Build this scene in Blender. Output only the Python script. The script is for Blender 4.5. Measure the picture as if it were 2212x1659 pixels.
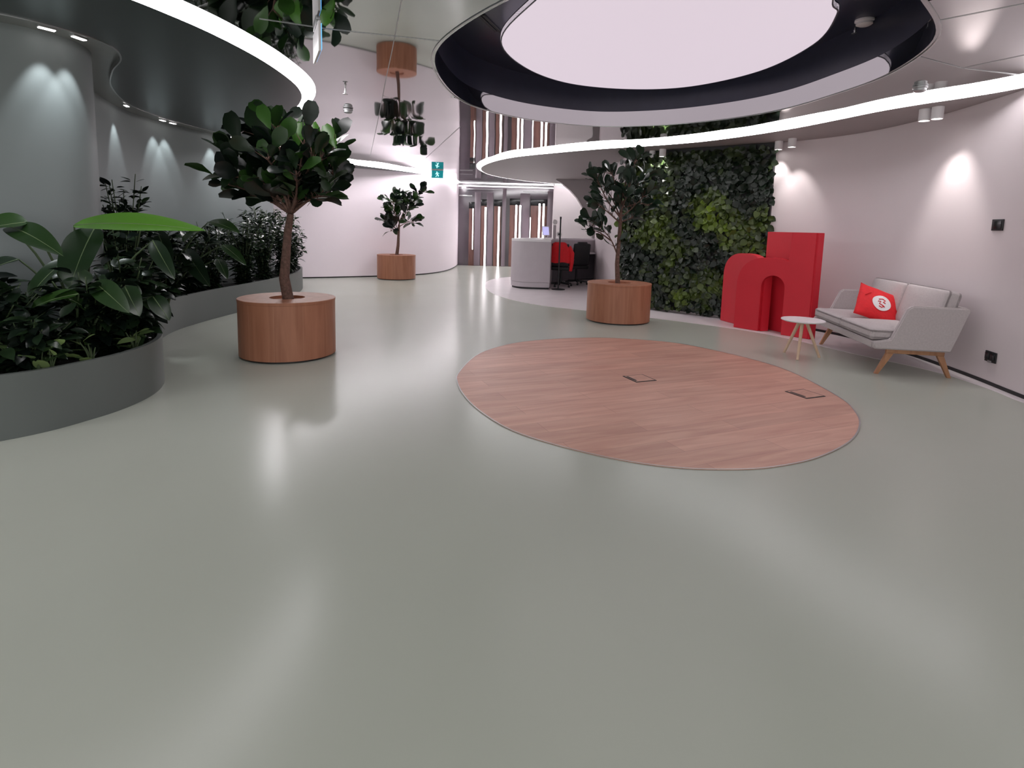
import bpy, bmesh, math, random
from mathutils import Vector, Matrix, noise
S = bpy.context.scene
for o in list(bpy.data.objects): bpy.data.objects.remove(o)
COL = S.collection
# ------------------------------------------------------------------ camera
F, CY, HY, ROLL, CH = 1220.0, 645.0, 491.0, 0.027, 1.35
pit = math.atan((CY-HY)/F)
FW = Vector((0, math.cos(pit), -math.sin(pit)))
r0 = Vector((1, 0, 0)); u0 = r0.cross(FW)
RT = math.cos(ROLL)*r0+math.sin(ROLL)*u0
UP = -math.sin(ROLL)*r0+math.cos(ROLL)*u0
EYE = Vector((0, 0, CH))
cam = bpy.data.cameras.new('camera'); cam.sensor_width = 36; cam.lens = F/2212*36
cam.shift_y = -(829.5-CY)/2212; cam.clip_start = .05; cam.clip_end = 200
camo = bpy.data.objects.new('camera', cam); COL.objects.link(camo)
m3 = Matrix((RT, UP, -FW)).transposed()
camo.matrix_world = Matrix.Translation(EYE) @ m3.to_4x4()
S.camera = camo
# ------------------------------------------------------------------ world and exposure
S.view_settings.view_transform = 'Standard'; S.view_settings.look = 'None'
S.view_settings.gamma = 1; S.view_settings.use_curve_mapping = False
S.view_settings.exposure = 0.55
W = bpy.data.worlds.new('world'); S.world = W; W.use_nodes = True
W.node_tree.nodes['Background'].inputs[0].default_value = (.86, .86, .85, 1)
W.node_tree.nodes['Background'].inputs[1].default_value = 1.15
LED = 10.5; DISC = .478
H = 2.75; CAN = 2.69

def ray(px, py): return (FW*F+RT*(px-1106)+UP*(CY-py)).normalized()
def at(px, py, z=0.0):
    d = ray(px, py); return EYE+d*((z-CH)/d.z)
def on_curve(px, py, curve):
    d = ray(px, py); best = None
    for a, b in zip(curve[:-1], curve[1:]):
        ex, ey = b[0]-a[0], b[1]-a[1]
        det = d.x*(-ey)+d.y*ex
        if abs(det) < 1e-9: continue
        t = (a[0]*(-ey)+a[1]*ex)/det
        s = (d.x*a[1]-d.y*a[0])/det
        if -1e-6 <= s <= 1.000001 and t > 0 and (best is None or t < best[0]):
            n = Vector((-ey, ex, 0)).normalized()
            if n.x*d.x+n.y*d.y > 0: n = -n
            best = (t, n)
    t, n = best
    return EYE+d*t, n

# ------------------------------------------------------------------ materials
def new_mat(name):
    m = bpy.data.materials.new(name); m.use_nodes = True
    return m, m.node_tree.nodes, m.node_tree.links, m.node_tree.nodes['Principled BSDF']
def plain(name, col, rough=.6, metal=0, spec=.5, var=.06, scale=8, coat=0, bump=0, bscale=60):
    m, N, L, b = new_mat(name)
    tc = N.new('ShaderNodeTexCoord'); nz = N.new('ShaderNodeTexNoise'); nz.inputs['Scale'].default_value = scale
    nz.inputs['Detail'].default_value = 4
    L.new(tc.outputs['Object'], nz.inputs['Vector'])
    rp = N.new('ShaderNodeValToRGB')
    rp.color_ramp.elements[0].position = .3; rp.color_ramp.elements[1].position = .7
    rp.color_ramp.elements[0].color = (*[c*(1-var) for c in col], 1)
    rp.color_ramp.elements[1].color = (*[min(1, c*(1+var)) for c in col], 1)
    L.new(nz.outputs[0], rp.inputs[0]); L.new(rp.outputs[0], b.inputs['Base Color'])
    b.inputs['Roughness'].default_value = rough; b.inputs['Metallic'].default_value = metal
    b.inputs['Specular IOR Level'].default_value = spec; b.inputs['Coat Weight'].default_value = coat
    if bump:
        n2 = N.new('ShaderNodeTexNoise'); n2.inputs['Scale'].default_value = bscale
        L.new(tc.outputs['Object'], n2.inputs['Vector'])
        bp = N.new('ShaderNodeBump'); bp.inputs['Strength'].default_value = bump; bp.inputs['Distance'].default_value = .01
        L.new(n2.outputs[0], bp.inputs['Height']); L.new(bp.outputs[0], b.inputs['Normal'])
    return m
def emit(name, col, s):
    m, N, L, b = new_mat(name); b.inputs['Base Color'].default_value = (*col, 1)
    b.inputs['Emission Color'].default_value = (*col, 1); b.inputs['Emission Strength'].default_value = s
    b.inputs['Roughness'].default_value = .6
    return m
def leafmat(name, dark, light, rough=.32, trans=.18):
    m, N, L, b = new_mat(name)
    at_ = N.new('ShaderNodeAttribute'); at_.attribute_name = 'tint'
    rp = N.new('ShaderNodeValToRGB'); rp.color_ramp.elements[0].color = (*dark, 1); rp.color_ramp.elements[1].color = (*light, 1)
    L.new(at_.outputs['Fac'], rp.inputs[0]); L.new(rp.outputs[0], b.inputs['Base Color'])
    b.inputs['Roughness'].default_value = rough
    tr = N.new('ShaderNodeBsdfTranslucent'); mx = N.new('ShaderNodeMixShader'); mx.inputs[0].default_value = trans
    hs = N.new('ShaderNodeHueSaturation'); hs.inputs['Value'].default_value = 2.2; hs.inputs['Saturation'].default_value = 1.15
    L.new(rp.outputs[0], hs.inputs['Color']); L.new(hs.outputs[0], tr.inputs['Color'])
    out = N['Material Output']
    L.new(b.outputs[0], mx.inputs[1]); L.new(tr.outputs[0], mx.inputs[2]); L.new(mx.outputs[0], out.inputs[0])
    return m
def woodmat(name, c1, c2, scale=(1, 14, 14), rough=.5, planks=None, rot=0):
    m, N, L, b = new_mat(name)
    tc = N.new('ShaderNodeTexCoord'); mp = N.new('ShaderNodeMapping')
    mp.inputs['Scale'].default_value = scale
    mr = N.new('ShaderNodeMapping'); mr.inputs['Rotation'].default_value = (0, 0, rot)
    L.new(tc.outputs['Object'], mr.inputs[0]); L.new(mr.outputs[0], mp.inputs[0])
    nz = N.new('ShaderNodeTexNoise'); nz.inputs['Scale'].default_value = 1.6; nz.inputs['Detail'].default_value = 7
    nz.inputs['Distortion'].default_value = .8
    L.new(mp.outputs[0], nz.inputs['Vector'])
    rp = N.new('ShaderNodeValToRGB'); rp.color_ramp.elements[0].position = .32; rp.color_ramp.elements[1].position = .68
    rp.color_ramp.elements[0].color = (*c1, 1); rp.color_ramp.elements[1].color = (*c2, 1)
    L.new(nz.outputs[0], rp.inputs[0]); last = rp.outputs[0]
    if planks:
        m2 = N.new('ShaderNodeMapping'); m2.inputs['Rotation'].default_value = (0, 0, rot)
        L.new(tc.outputs['Object'], m2.inputs[0])
        br = N.new('ShaderNodeTexBrick'); br.inputs['Scale'].default_value = 1
        br.inputs['Brick Width'].default_value = 1.3; br.inputs['Row Height'].default_value = planks
        br.inputs['Mortar Size'].default_value = .002; br.inputs['Color1'].default_value = (.82, .82, .82, 1)
        br.inputs['Color2'].default_value = (1, 1, 1, 1); br.inputs['Mortar'].default_value = (.6, .55, .55, 1)
        L.new(m2.outputs[0], br.inputs['Vector'])
        mu = N.new('ShaderNodeMixRGB'); mu.blend_type = 'MULTIPLY'; mu.inputs[0].default_value = .8
        L.new(last, mu.inputs[1]); L.new(br.outputs[0], mu.inputs[2]); last = mu.outputs[0]
    L.new(last, b.inputs['Base Color']); b.inputs['Roughness'].default_value = rough
    return m
M = {}
M['floor'] = plain('poured_floor', (.435, .455, .40), .24, var=.02, scale=.8, spec=.22)
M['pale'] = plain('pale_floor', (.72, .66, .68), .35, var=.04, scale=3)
M['woodfloor'] = woodmat('oak_floor', (.53, .265, .20), (.68, .39, .30), scale=(.9, 7, 7), rough=.42, planks=.19, rot=-.40)
M['veneer'] = woodmat('oak_veneer', (.30, .115, .062), (.39, .165, .095), scale=(9, 9, .7), rough=.5)
M['sofawood'] = woodmat('sofa_wood', (.36, .17, .09), (.50, .26, .14), scale=(9, 9, 2), rough=.45)
M['lightwood'] = woodmat('light_wood', (.55, .38, .26), (.70, .50, .36), scale=(14, 14, 2), rough=.5)
M['mirror'] = plain('stretch_mirror', (.50, .505, .50), .03, metal=1, var=.01, scale=1)
M['navy'] = plain('navy_gloss', (.020, .023, .045), .35, var=.1)
M['wallL'] = plain('grey_green_wall', (.20, .225, .228), .55, var=.02, scale=2)
M['wallW'] = plain('white_wall', (.92, .82, .88), .6, var=.015, scale=1)
M['reclow'] = emit('bar_glow_low', (1, .95, .98), 2.0)
M['wallR'] = plain('pinkish_wall', (.70, .625, .645), .65, var=.02, scale=1)
M['canL'] = plain('dark_canopy', (.042, .054, .055), .30, var=.03, scale=1)
M['canR'] = plain('grey_canopy', (.34, .31, .31), .6, var=.02, scale=1)
M['bed'] = plain('bed_grey', (.125, .14, .135), .45, var=.03, scale=2)
M['soil'] = plain('soil', (.007, .006, .005), .95, var=.4, scale=30, bump=1)
M['black'] = plain('black', (.012, .012, .014), .5, var=.1)
M['blackgloss'] = plain('black_gloss', (.01, .01, .012), .2, var=.1)
M['red'] = plain('red_paint', (.62, .018, .035), .45, var=.03, scale=2)
M['redfab'] = plain('red_fabric', (.72, .012, .02), .75, var=.08, scale=20, bump=.3)
M['sofa'] = plain('sofa_fabric', (.52, .47, .475), .9, var=.06, scale=60, bump=.35, bscale=400)
M['white'] = plain('white_paint', (.78, .75, .77), .4, var=.02)
M['desk'] = plain('desk_grey', (.50, .45, .48), .5, var=.02)
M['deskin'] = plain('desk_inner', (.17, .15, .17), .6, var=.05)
M['metal'] = plain('grey_metal', (.42, .42, .43), .35, metal=.7, var=.04)
M['bark'] = plain('bark', (.12, .065, .05), .85, var=.35, scale=35, bump=.8, bscale=50)
M['stem'] = plain('green_stem', (.05, .08, .03), .6, var=.2)
M['rib'] = plain('pale_rib', (.11, .16, .07), .5, var=.1)
M['joint'] = plain('joint', (.42, .20, .12), .5)
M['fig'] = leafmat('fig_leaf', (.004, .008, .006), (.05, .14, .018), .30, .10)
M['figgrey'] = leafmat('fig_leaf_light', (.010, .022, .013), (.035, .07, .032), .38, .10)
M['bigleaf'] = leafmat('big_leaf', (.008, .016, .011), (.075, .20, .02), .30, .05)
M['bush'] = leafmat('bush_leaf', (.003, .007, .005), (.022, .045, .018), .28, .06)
M['varieg'] = leafmat('variegated_leaf', (.03, .07, .025), (.26, .36, .14), .35, .15)
M['wallleaf'] = leafmat('wall_leaf', (.006, .014, .007), (.16, .24, .022), .38, .08)
M['led'] = emit('led_band', (1, .97, .99), LED)
M['led2'] = emit('led_tube', (1, .93, .97), 7)
M['disc'] = emit('light_membrane', (1.0, .86, .97), DISC)
M['disc'].node_tree.nodes['Principled BSDF'].inputs['Base Color'].default_value = (.1, .1, .1, 1)
M['ledfar'] = emit('led_band_far', (1, .95, .98), 19.0)
M['lampglow'] = emit('lamp_glow', (1, .96, .93), 6)
M['exit'] = emit('exit_green', (.0, .15, .17), .7)
M['exitw'] = emit('exit_white', (.45, .95, .95), 1.0)
M['blueglow'] = emit('blue_glow', (.12, .42, .85), 1.0)
M['brown'] = woodmat('brown_panel', (.15, .07, .06), (.22, .11, .09), scale=(8, 8, 1), rough=.3)
M['mauve'] = plain('mauve_glass', (.12, .095, .115), .12, var=.05, scale=1, spec=.8)
M['mauvel'] = plain('mauve_light', (.20, .16, .185), .25, var=.04, scale=1)
M['steel'] = plain('steel_trim', (.5, .5, .5), .3, metal=.9, var=.03)
M['slot'] = plain('slot_metal', (.33, .34, .33), .3, metal=.3, var=.03)
M['barglow'] = emit('bar_glow', (1, .95, .98), 3.0)
M['screen'] = emit('tablet_screen', (.50, .48, .85), .55)

# ------------------------------------------------------------------ mesh helpers
def tag(o, label=None, cat=None, group=None, kind=None):
    if label: o['label'] = label
    if cat: o['category'] = cat
    if group: o['group'] = group
    if kind: o['kind'] = kind
    return o
def empty(name, loc, label, cat, group=None, rz=0):
    o = bpy.data.objects.new(name, None); COL.objects.link(o); o.empty_display_size = .1
    o.location = loc; o.rotation_euler = (0, 0, rz); return tag(o, label, cat, group)
def mesh(name, V, Fc, mat, parent=None, smooth=False, tint=None, world=False):
    me = bpy.data.meshes.new(name); me.from_pydata([tuple(v) for v in V], [], Fc); me.materials.append(mat)
    if smooth: me.polygons.foreach_set('use_smooth', [True]*len(me.polygons))
    if tint is not None:
        a = me.attributes.new('tint', 'FLOAT', 'FACE'); a.data.foreach_set('value', tint)
    me.update(); o = bpy.data.objects.new(name, me); COL.objects.link(o)
    if parent:
        o.parent = parent
        if world:   # vertices given in world space
            mw = Matrix.Translation(parent.location) @ parent.rotation_euler.to_matrix().to_4x4()
            p = parent.parent
            while p:
                mw = (Matrix.Translation(p.location) @ p.rotation_euler.to_matrix().to_4x4()) @ mw; p = p.parent
            me.transform(mw.inverted())
    return o
def frombm(name, bm, mat, parent=None, smooth=False, world=False):
    bmesh.ops.recalc_face_normals(bm, faces=bm.faces)
    me = bpy.data.meshes.new(name); bm.to_mesh(me); bm.free(); me.materials.append(mat)
    if smooth: me.polygons.foreach_set('use_smooth', [True]*len(me.polygons))
    o = bpy.data.objects.new(name, me); COL.objects.link(o)
    if parent:
        o.parent = parent
        if world:
            mw = Matrix.Translation(parent.location) @ parent.rotation_euler.to_matrix().to_4x4(); me.transform(mw.inverted())
    return o
def cat(pts, n=8, closed=False):
    P = [Vector(p) for p in pts]; out = []; k = len(P)
    rng = range(k) if closed else range(k-1)
    for i in rng:
        if closed: a, b, c, d = P[(i-1) % k], P[i], P[(i+1) % k], P[(i+2) % k]
        else: a, b, c, d = P[max(i-1, 0)], P[i], P[i+1], P[min(i+2, k-1)]
        for j in range(n):
            t = j/n
            out.append(.5*((2*b)+(c-a)*t+(2*a-5*b+4*c-d)*t*t+(3*b-a-3*c+d)*t*t*t))
    if not closed: out.append(P[-1].copy())
    return out
def norms(P, closed=False):
    k = len(P); out = []
    for i in range(k):
        a = P[(i-1) % k] if closed else P[max(i-1, 0)]; b = P[(i+1) % k] if closed else P[min(i+1, k-1)]
        d = b-a; out.append(Vector((-d[1], d[0])).normalized())
    return out
def offset(P, w, closed=False):
    return [Vector((p[0]+n[0]*w, p[1]+n[1]*w)) for p, n in zip(P, norms(P, closed))]
def prism_bm(bm, P, z0, z1):
    k = len(P); a = [bm.verts.new((p[0], p[1], z0)) for p in P]; b = [bm.verts.new((p[0], p[1], z1)) for p in P]
    bm.faces.new(a[::-1]); bm.faces.new(b)
    for i in range(k): bm.faces.new((a[i], a[(i+1) % k], b[(i+1) % k], b[i]))
    return bm
def prism(name, P, z0, z1, mat, parent=None, world=False):
    return frombm(name, prism_bm(bmesh.new(), P, z0, z1), mat, parent, world=world)
def wallstrip(name, C, z0, z1, th, mat, parent=None, world=False, smooth=True):
    # C curve, thickness th to the left (+) of travel
    D = offset(C, th); n = len(C); V = []; Fc = []
    for i in range(n):
        V += [(C[i][0], C[i][1], z0), (C[i][0], C[i][1], z1), (D[i][0], D[i][1], z1), (D[i][0], D[i][1], z0)]
    for i in range(n-1):
        a, b = i*4, i*4+4
        for k in range(4): Fc.append((a+k, a+(k+1) % 4, b+(k+1) % 4, b+k))
    Fc += [(0, 1, 2, 3), tuple((n-1)*4+k for k in (3, 2, 1, 0))]
    bm = bmesh.new(); vs = [bm.verts.new(v) for v in V]
    for f in Fc: bm.faces.new([vs[i] for i in f])
    o = frombm(name, bm, mat, parent, world=world)
    if smooth:
        o.data.polygons.foreach_set('use_smooth', [True]*len(o.data.polygons)); 
        o.data.set_sharp_from_angle(angle=.6)
    return o
def tube_data(V, Fc, pts, radii, seg=8, caps=True):
    pts = [Vector(p) for p in pts]; base = len(V); n = len(pts); ref = None
    for i, p in enumerate(pts):
        d = (pts[min(i+1, n-1)]-pts[max(i-1, 0)]).normalized()
        if ref is None: ref = Vector((1, 0, 0)) if abs(d.x) < .8 else Vector((0, 1, 0))
        a = (ref-d*ref.dot(d)).normalized(); ref = a; b = d.cross(a)
        r = radii[i] if hasattr(radii, '__len__') else radii
        for k in range(seg):
            t = 2*math.pi*k/seg; V.append(p+(a*math.cos(t)+b*math.sin(t))*r)
    for i in range(n-1):
        for k in range(seg):
            q = base+i*seg; Fc.append((q+k, q+(k+1) % seg, q+seg+(k+1) % seg, q+seg+k))
    if caps:
        Fc.append(tuple(base+k for k in range(seg))[::-1]); Fc.append(tuple(base+(n-1)*seg+k for k in range(seg)))
def tube(name, pts, radii, mat, parent=None, seg=10, world=False):
    V = []; Fc = []; tube_data(V, Fc, pts, radii, seg); 
    o = mesh(name, V, Fc, mat, parent, True, world=world); o.data.set_sharp_from_angle(angle=.9); return o
def lathe(name, prof, mat, parent=None, loc=(0, 0, 0), seg=48, sharp=.6):
    V = []; Fc = []; n = len(prof)
    for k in range(seg):
        t = 2*math.pi*k/seg
        for r, z in prof: V.append((loc[0]+r*math.cos(t), loc[1]+r*math.sin(t), loc[2]+z))
    for k in range(seg):
        for i in range(n-1):
            a = k*n+i; b = ((k+1) % seg)*n+i; Fc.append((a, b, b+1, a+1))
    Fc.append(tuple(k*n for k in range(seg))[::-1]); Fc.append(tuple(k*n+n-1 for k in range(seg)))
    bm = bmesh.new(); vs = [bm.verts.new(v) for v in V]
    for f in Fc:
        try: bm.faces.new([vs[i] for i in f])
        except ValueError: pass
    bmesh.ops.remove_doubles(bm, verts=bm.verts, dist=1e-5)
    o = frombm(name, bm, mat, parent, True); o.data.set_sharp_from_angle(angle=sharp); return o
def rbox(name, size, mat, parent=None, loc=(0, 0, 0), rot=(0, 0, 0), bev=.01, seg=3, puff=0, world=False):
    bm = bmesh.new(); bmesh.ops.create_cube(bm, size=1)
    bmesh.ops.scale(bm, vec=size, verts=bm.verts)
    if puff:
        bmesh.ops.subdivide_edges(bm, edges=bm.edges, cuts=6, use_grid_fill=True)
        sx, sy, sz = [s/2 for s in size]
        for v in bm.verts:
            u, w, q = v.co.x/sx, v.co.y/sy, v.co.z/sz
            k = [abs(u), abs(w), abs(q)]; 
            if size[2] == min(size): v.co.z += math.copysign(puff*(1-u*u)*(1-w*w), q) if abs(q) > .9 else 0
            elif size[1] == min(size): v.co.y += math.copysign(puff*(1-u*u)*(1-q*q), w) if abs(w) > .9 else 0
        bevel_edges = [e for e in bm.edges if len(e.link_faces) == 2 and e.calc_face_angle() > .8]
    else: bevel_edges = list(bm.edges)
    if bev: bmesh.ops.bevel(bm, geom=bevel_edges, offset=bev, segments=seg, affect='EDGES', profile=.5)
    Mx = Matrix.Translation(loc) @ Matrix.Rotation(rot[2], 4, 'Z') @ Matrix.Rotation(rot[1], 4, 'Y') @ Matrix.Rotation(rot[0], 4, 'X')
    bmesh.ops.transform(bm, matrix=Mx, verts=bm.verts)
    o = frombm(name, bm, mat, parent, True, world=world); o.data.set_sharp_from_angle(angle=.7); return o
def V2(*a): return [Vector(p) for p in a]
def spot(name, loc, target, power, size, blend, parent=None, col=(1, .95, .92), rad=.02):
    l = bpy.data.lights.new(name, 'SPOT'); l.energy = power; l.spot_size = size; l.spot_blend = blend
    l.color = col; l.shadow_soft_size = rad
    o = bpy.data.objects.new(name, l); COL.objects.link(o)
    d = Vector(target)-Vector(loc); 
    o.rotation_euler = d.to_track_quat('-Z', 'Y').to_euler(); o.location = loc
    if parent: o.parent = parent; o.location = Vector(loc)-parent.location
    return o

# ------------------------------------------------------------------ curves of the place (plan, metres)
WL = cat(V2((-6.6, 2.2), (-5.3, 3.1), (-4.4, 3.85), (-3.85, 4.22), (-3.60, 4.50), (-3.55, 4.78), (-3.68, 5.08), (-4.05, 5.45), (-4.55, 6.2), (-5.02, 7.3), (-5.15, 8.3), (-4.95, 9.4), (-4.8, 10.4), (-4.9, 11.5), (-5.4, 12.6), (-6.4, 13.4)))
BEDF = cat(V2((-6.5, 1.9), (-5.2, 2.05), (-3.9, 2.55), (-3.04, 3.22), (-2.78, 3.66), (-2.72, 4.05), (-2.80, 4.42), (-3.02, 4.80), (-3.45, 5.40), (-3.85, 6.05), (-4.05, 6.7), (-4.07, 7.5), (-4.0, 8.5), (-3.97, 9.6), (-4.1, 10.8), (-4.6, 12.2), (-5.5, 13.15)))
CLO = cat(V2((-5.6, 1.3), (-4.2, 1.9), (-3.1, 2.65), (-2.45, 3.35), (-2.17, 4.0), (-2.04, 4.70), (-2.02, 5.35), (-2.08, 5.95), (-2.25, 6.5), (-2.6, 7.15), (-3.2, 7.95), (-3.85, 8.9), (-4.2, 10.0), (-4.25, 11.2), (-4.05, 12.35), (-3.55, 13.35), (-2.95, 14.2), (-2.4, 15.1), (-2.05, 16.2), (-1.85, 17.4), (-1.78, 18.6)))
CLI = cat(V2((-6.6, 1.75), (-5.2, 2.75), (-4.25, 3.5), (-3.66, 3.90), (-3.34, 4.22), (-3.22, 4.62), (-3.38, 5.02), (-3.78, 5.48), (-4.25, 6.15), (-4.68, 7.1), (-4.76, 8.1), (-4.62, 9.2), (-4.62, 10.2)))
BW = cat(V2((-7.2, 12.6), (-5.9, 13.1), (-5.0, 13.5), (-4.13, 14.0), (-3.3, 14.55), (-2.62, 15.15), (-2.2, 15.95), (-1.97, 17.0), (-1.9, 18.4), (-1.92, 19.6)))
CRO = cat(V2((3.6, 2.0), (4.05, 3.0), (4.33, 3.9), (4.40, 4.6), (4.36, 5.1), (4.2, 5.5), (3.98, 5.85), (3.79, 6.25), (3.63, 6.75), (3.42, 7.35), (3.10, 7.97), (2.66, 8.6), (2.05, 9.13), (1.35, 9.62), (.70, 10.2), (-.13, 11.1), (-.65, 12.2), (-.91, 13.45), (-.82, 14.8), (-.35, 15.95), (.4, 16.9), (1.3, 17.45), (2.3, 17.7)))
WR = cat(V2((3.5, .8), (4.0, 2.4), (4.33, 3.7), (4.42, 4.66), (4.55, 5.5), (4.62, 6.4), (4.56, 7.3), (4.3, 8.0), (3.84, 8.55), (3.34, 8.98), (2.8, 9.42), (2.3, 9.9), (2.06, 10.35), (2.03, 11.0), (2.08, 13.0), (2.24, 15.75)))
def px_pts(L, z): return [Vector(at(x, y, z)[:2]) for x, y in L]
RING = cat([Vector((1.2, 2.95)), Vector((.45, 3.2))]+V2((-.12, 3.75), (-.62, 4.6), (-.76, 5.4), (-.66, 6.45), (-.35, 7.1), (.25, 7.65), (1.1, 7.95), (1.95, 7.72), (2.6, 7.2), (2.98, 6.6), (3.14, 5.92), (3.2, 5.1), (2.95, 4.2), (2.4, 3.55), (1.85, 3.1)), 8, True)
ZD = 3.15
inn = px_pts([(1155, 0), (1081, 89), (1137, 148), (1232, 181), (1362, 193), (1493, 187), (1641, 154), (1760, 95), (1810, 30), (1801, 0)], ZD)
DISCP = cat(inn+V2((1.95, 3.55), (1.4, 3.25), (.75, 3.4)), 8, True)

# ------------------------------------------------------------------ floor
def struct(o): o['kind'] = 'structure'; return o
struct(prism('floor', V2((-9, -5), (9, -5), (9, 22), (-9, 22)), -.1, 0, M['floor']))
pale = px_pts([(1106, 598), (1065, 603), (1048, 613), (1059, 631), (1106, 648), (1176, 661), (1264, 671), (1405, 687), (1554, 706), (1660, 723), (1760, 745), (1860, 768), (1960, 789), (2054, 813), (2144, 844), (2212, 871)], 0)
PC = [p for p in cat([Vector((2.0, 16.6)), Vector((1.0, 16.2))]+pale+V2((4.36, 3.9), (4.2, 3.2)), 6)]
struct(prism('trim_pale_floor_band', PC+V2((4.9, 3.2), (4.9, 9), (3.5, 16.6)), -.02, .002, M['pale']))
bpy.data.objects['trim_pale_floor_band'].name = 'trim_1'
wo = px_pts([(988, 828), (992, 804), (1036, 764), (1109, 742), (1194, 733), (1279, 730), (1364, 733), (1470, 743), (1598, 770), (1704, 802), (1810, 857), (1848, 891), (1857, 921), (1835, 955), (1767, 989), (1682, 1008), (1598, 1015), (1470, 1012), (1342, 995), (1215, 966), (1109, 932), (1045, 895), (1007, 861)], 0)
WO = cat(wo, 5, True)
wi = empty('wooden_floor_inlay', (1.1, 5.0, 0), 'large rounded oak plank inlay set into the grey-green floor', 'floor inlay')
prism('planks', WO, -.01, .004, M['woodfloor'], wi, world=True)
bm = bmesh.new(); WOo = offset(WO, -.006, True); WOi = offset(WO, .004, True)
va = [bm.verts.new((p[0], p[1], .0055)) for p in WOo]; vb = [bm.verts.new((p[0], p[1], .0055)) for p in WOi]
for i in range(len(va)): j = (i+1) % len(va); bm.faces.new((va[i], va[j], vb[j], vb[i]))
frombm('edge_strip', bm, M['metal'], wi, world=True)
for k, (c, lab) in enumerate((((1.19, 5.06), 'square floor socket box in the middle of the oak inlay'), ((2.525, 4.695), 'square floor socket box near the right edge of the oak inlay'))):
    b = empty('floor_box', (c[0], c[1], 0), lab, 'floor box', 'floor socket boxes in the oak inlay', rz=.39)
    fr = bmesh.new(); prism_bm(fr, V2((-.110, -.110), (.110, -.110), (.110, .110), (-.110, .110)), .002, .0075)
    frombm('frame', fr, M['black'], b)
    rbox('lid', (.194, .194, .002), M['woodfloor'], b, (0, 0, .0082), bev=.001, seg=1)
    rbox('cable_flap', (.022, .15, .002), M['black'], b, (-.084, 0, .0098), bev=.001, seg=1)

# ------------------------------------------------------------------ ceiling: rippled stretch mirror with an oval opening
bm = bmesh.new()
outer = V2((-9, -.6), (9, -.6), (9, 22), (-9, 22))  # ceiling cut short just behind the camera so world light reaches the near floor
ov = [bm.verts.new((p[0], p[1], H)) for p in outer]; hv = [bm.verts.new((p[0], p[1], H)) for p in RING]
E = [bm.edges.new((ov[i], ov[(i+1) % 4])) for i in range(4)]+[bm.edges.new((hv[i], hv[(i+1) % len(hv)])) for i in range(len(hv))]
bmesh.ops.triangle_fill(bm, edges=E, use_beauty=True)
y = -.3
while y < 21.9:
    bmesh.ops.bisect_plane(bm, geom=bm.verts[:]+bm.edges[:]+bm.faces[:], plane_co=(0, y, 0), plane_no=(0, 1, 0)); y += .13 if y > 3 else .5
x = -8.6
while x < 8.9:
    bmesh.ops.bisect_plane(bm, geom=bm.verts[:]+bm.edges[:]+bm.faces[:], plane_co=(x, 0, 0), plane_no=(1, 0, 0)); x += .35 if -5.5 < x < 5.5 else 1.0
bmesh.ops.triangulate(bm, faces=bm.faces)
def ripple(x, y):
    a = min(1, max(0, (y-4.5)/2.5))
    s = y+.05*math.sin(x*1.1)
    return .0034*a*abs(math.sin(math.pi*s/1.3))+.0014*a*math.sin(x*2.3+.8*math.sin(y*1.2))+.0008*a*math.sin(x*.9+y*3.1)
for v in bm.verts: v.co.z += ripple(v.co.x, v.co.y)
for f in bm.faces:
    if f.normal.z > 0: f.normal_flip()
me = bpy.data.meshes.new('ceiling'); bm.to_mesh(me); bm.free(); me.materials.append(M['mirror'])
me.polygons.foreach_set('use_smooth', [True]*len(me.polygons))
ceil = bpy.data.objects.new('ceiling', me); COL.objects.link(ceil); struct(ceil)
rec = empty('ceiling_recess', (1.2, 5.4, H), 'dark navy oval ceiling recess around the glowing disc', 'ceiling recess')
wallstrip('side_band', RING+[RING[0]], H, H+.19, -.02, M['mirror'], rec, world=True)
wallstrip('upper_side', RING+[RING[0]], H+.19, 3.30, -.02, M['navy'], rec, world=True)
prism('recess_top', offset(RING, .04, True), 3.30, 3.32, M['navy'], rec, world=True)
wallstrip('rim_trim', RING+[RING[0]], H-.006, H+.006, .012, M['steel'], rec, world=True)
def vent(px, py, ang, L, Wd):
    p = at(px, py, 2.98); v = empty('slot_part', p, None, None); return v
for (px, py, a, L, Wd) in ((1052, 50, 1.25, .5, .03), (1064, 52, 1.25, .5, .03), (1720, 150, .55, .62, .09), (1180, 183+22, -.25, .5, .07), (1430, 222, .05, .6, .05)):
    p = at(px, py, 3.294); rbox('vent_slot', (L, Wd, .012), M['black'], rec, p, (0, 0, a), bev=.002, seg=1, world=True)
dl = empty('light_disc', (1.2, 4.7, ZD), 'huge glowing pinkish white oval light in the dark ceiling recess', 'ceiling light')
prism('membrane', DISCP, ZD, ZD+.04, M['disc'], dl, world=True)
wallstrip('rim', DISCP+[DISCP[0]], ZD-.004, ZD+.05, -.012, M['navy'], dl, world=True)
def smoke(px, py, z, lab, grp='smoke detectors', r=.055, mat='white'):
    p = at(px, py, z); o = empty('smoke_detector', p, lab, 'smoke detector', grp)
    lathe('base', [(r, 0), (r, -.015), (r*.9, -.018)], M[mat], o)
    lathe('head', [(r*.85, -.018), (r*.85, -.04), (r*.55, -.052), (0, -.054)], M[mat], o)
smoke(1085, 150, 3.30, 'round white smoke detector at the left side of the dark recess')
smoke(1868, 43, 3.30, 'round white smoke detector at the right side of the dark recess', r=.08)
smoke(1988, 187, H, 'grey smoke detector on the mirrored ceiling above the right lamps', mat='metal', r=.06)
smoke(752, 236, H, 'grey smoke detector on the mirrored ceiling left of the reflected tree', mat='metal', r=.06)
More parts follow.
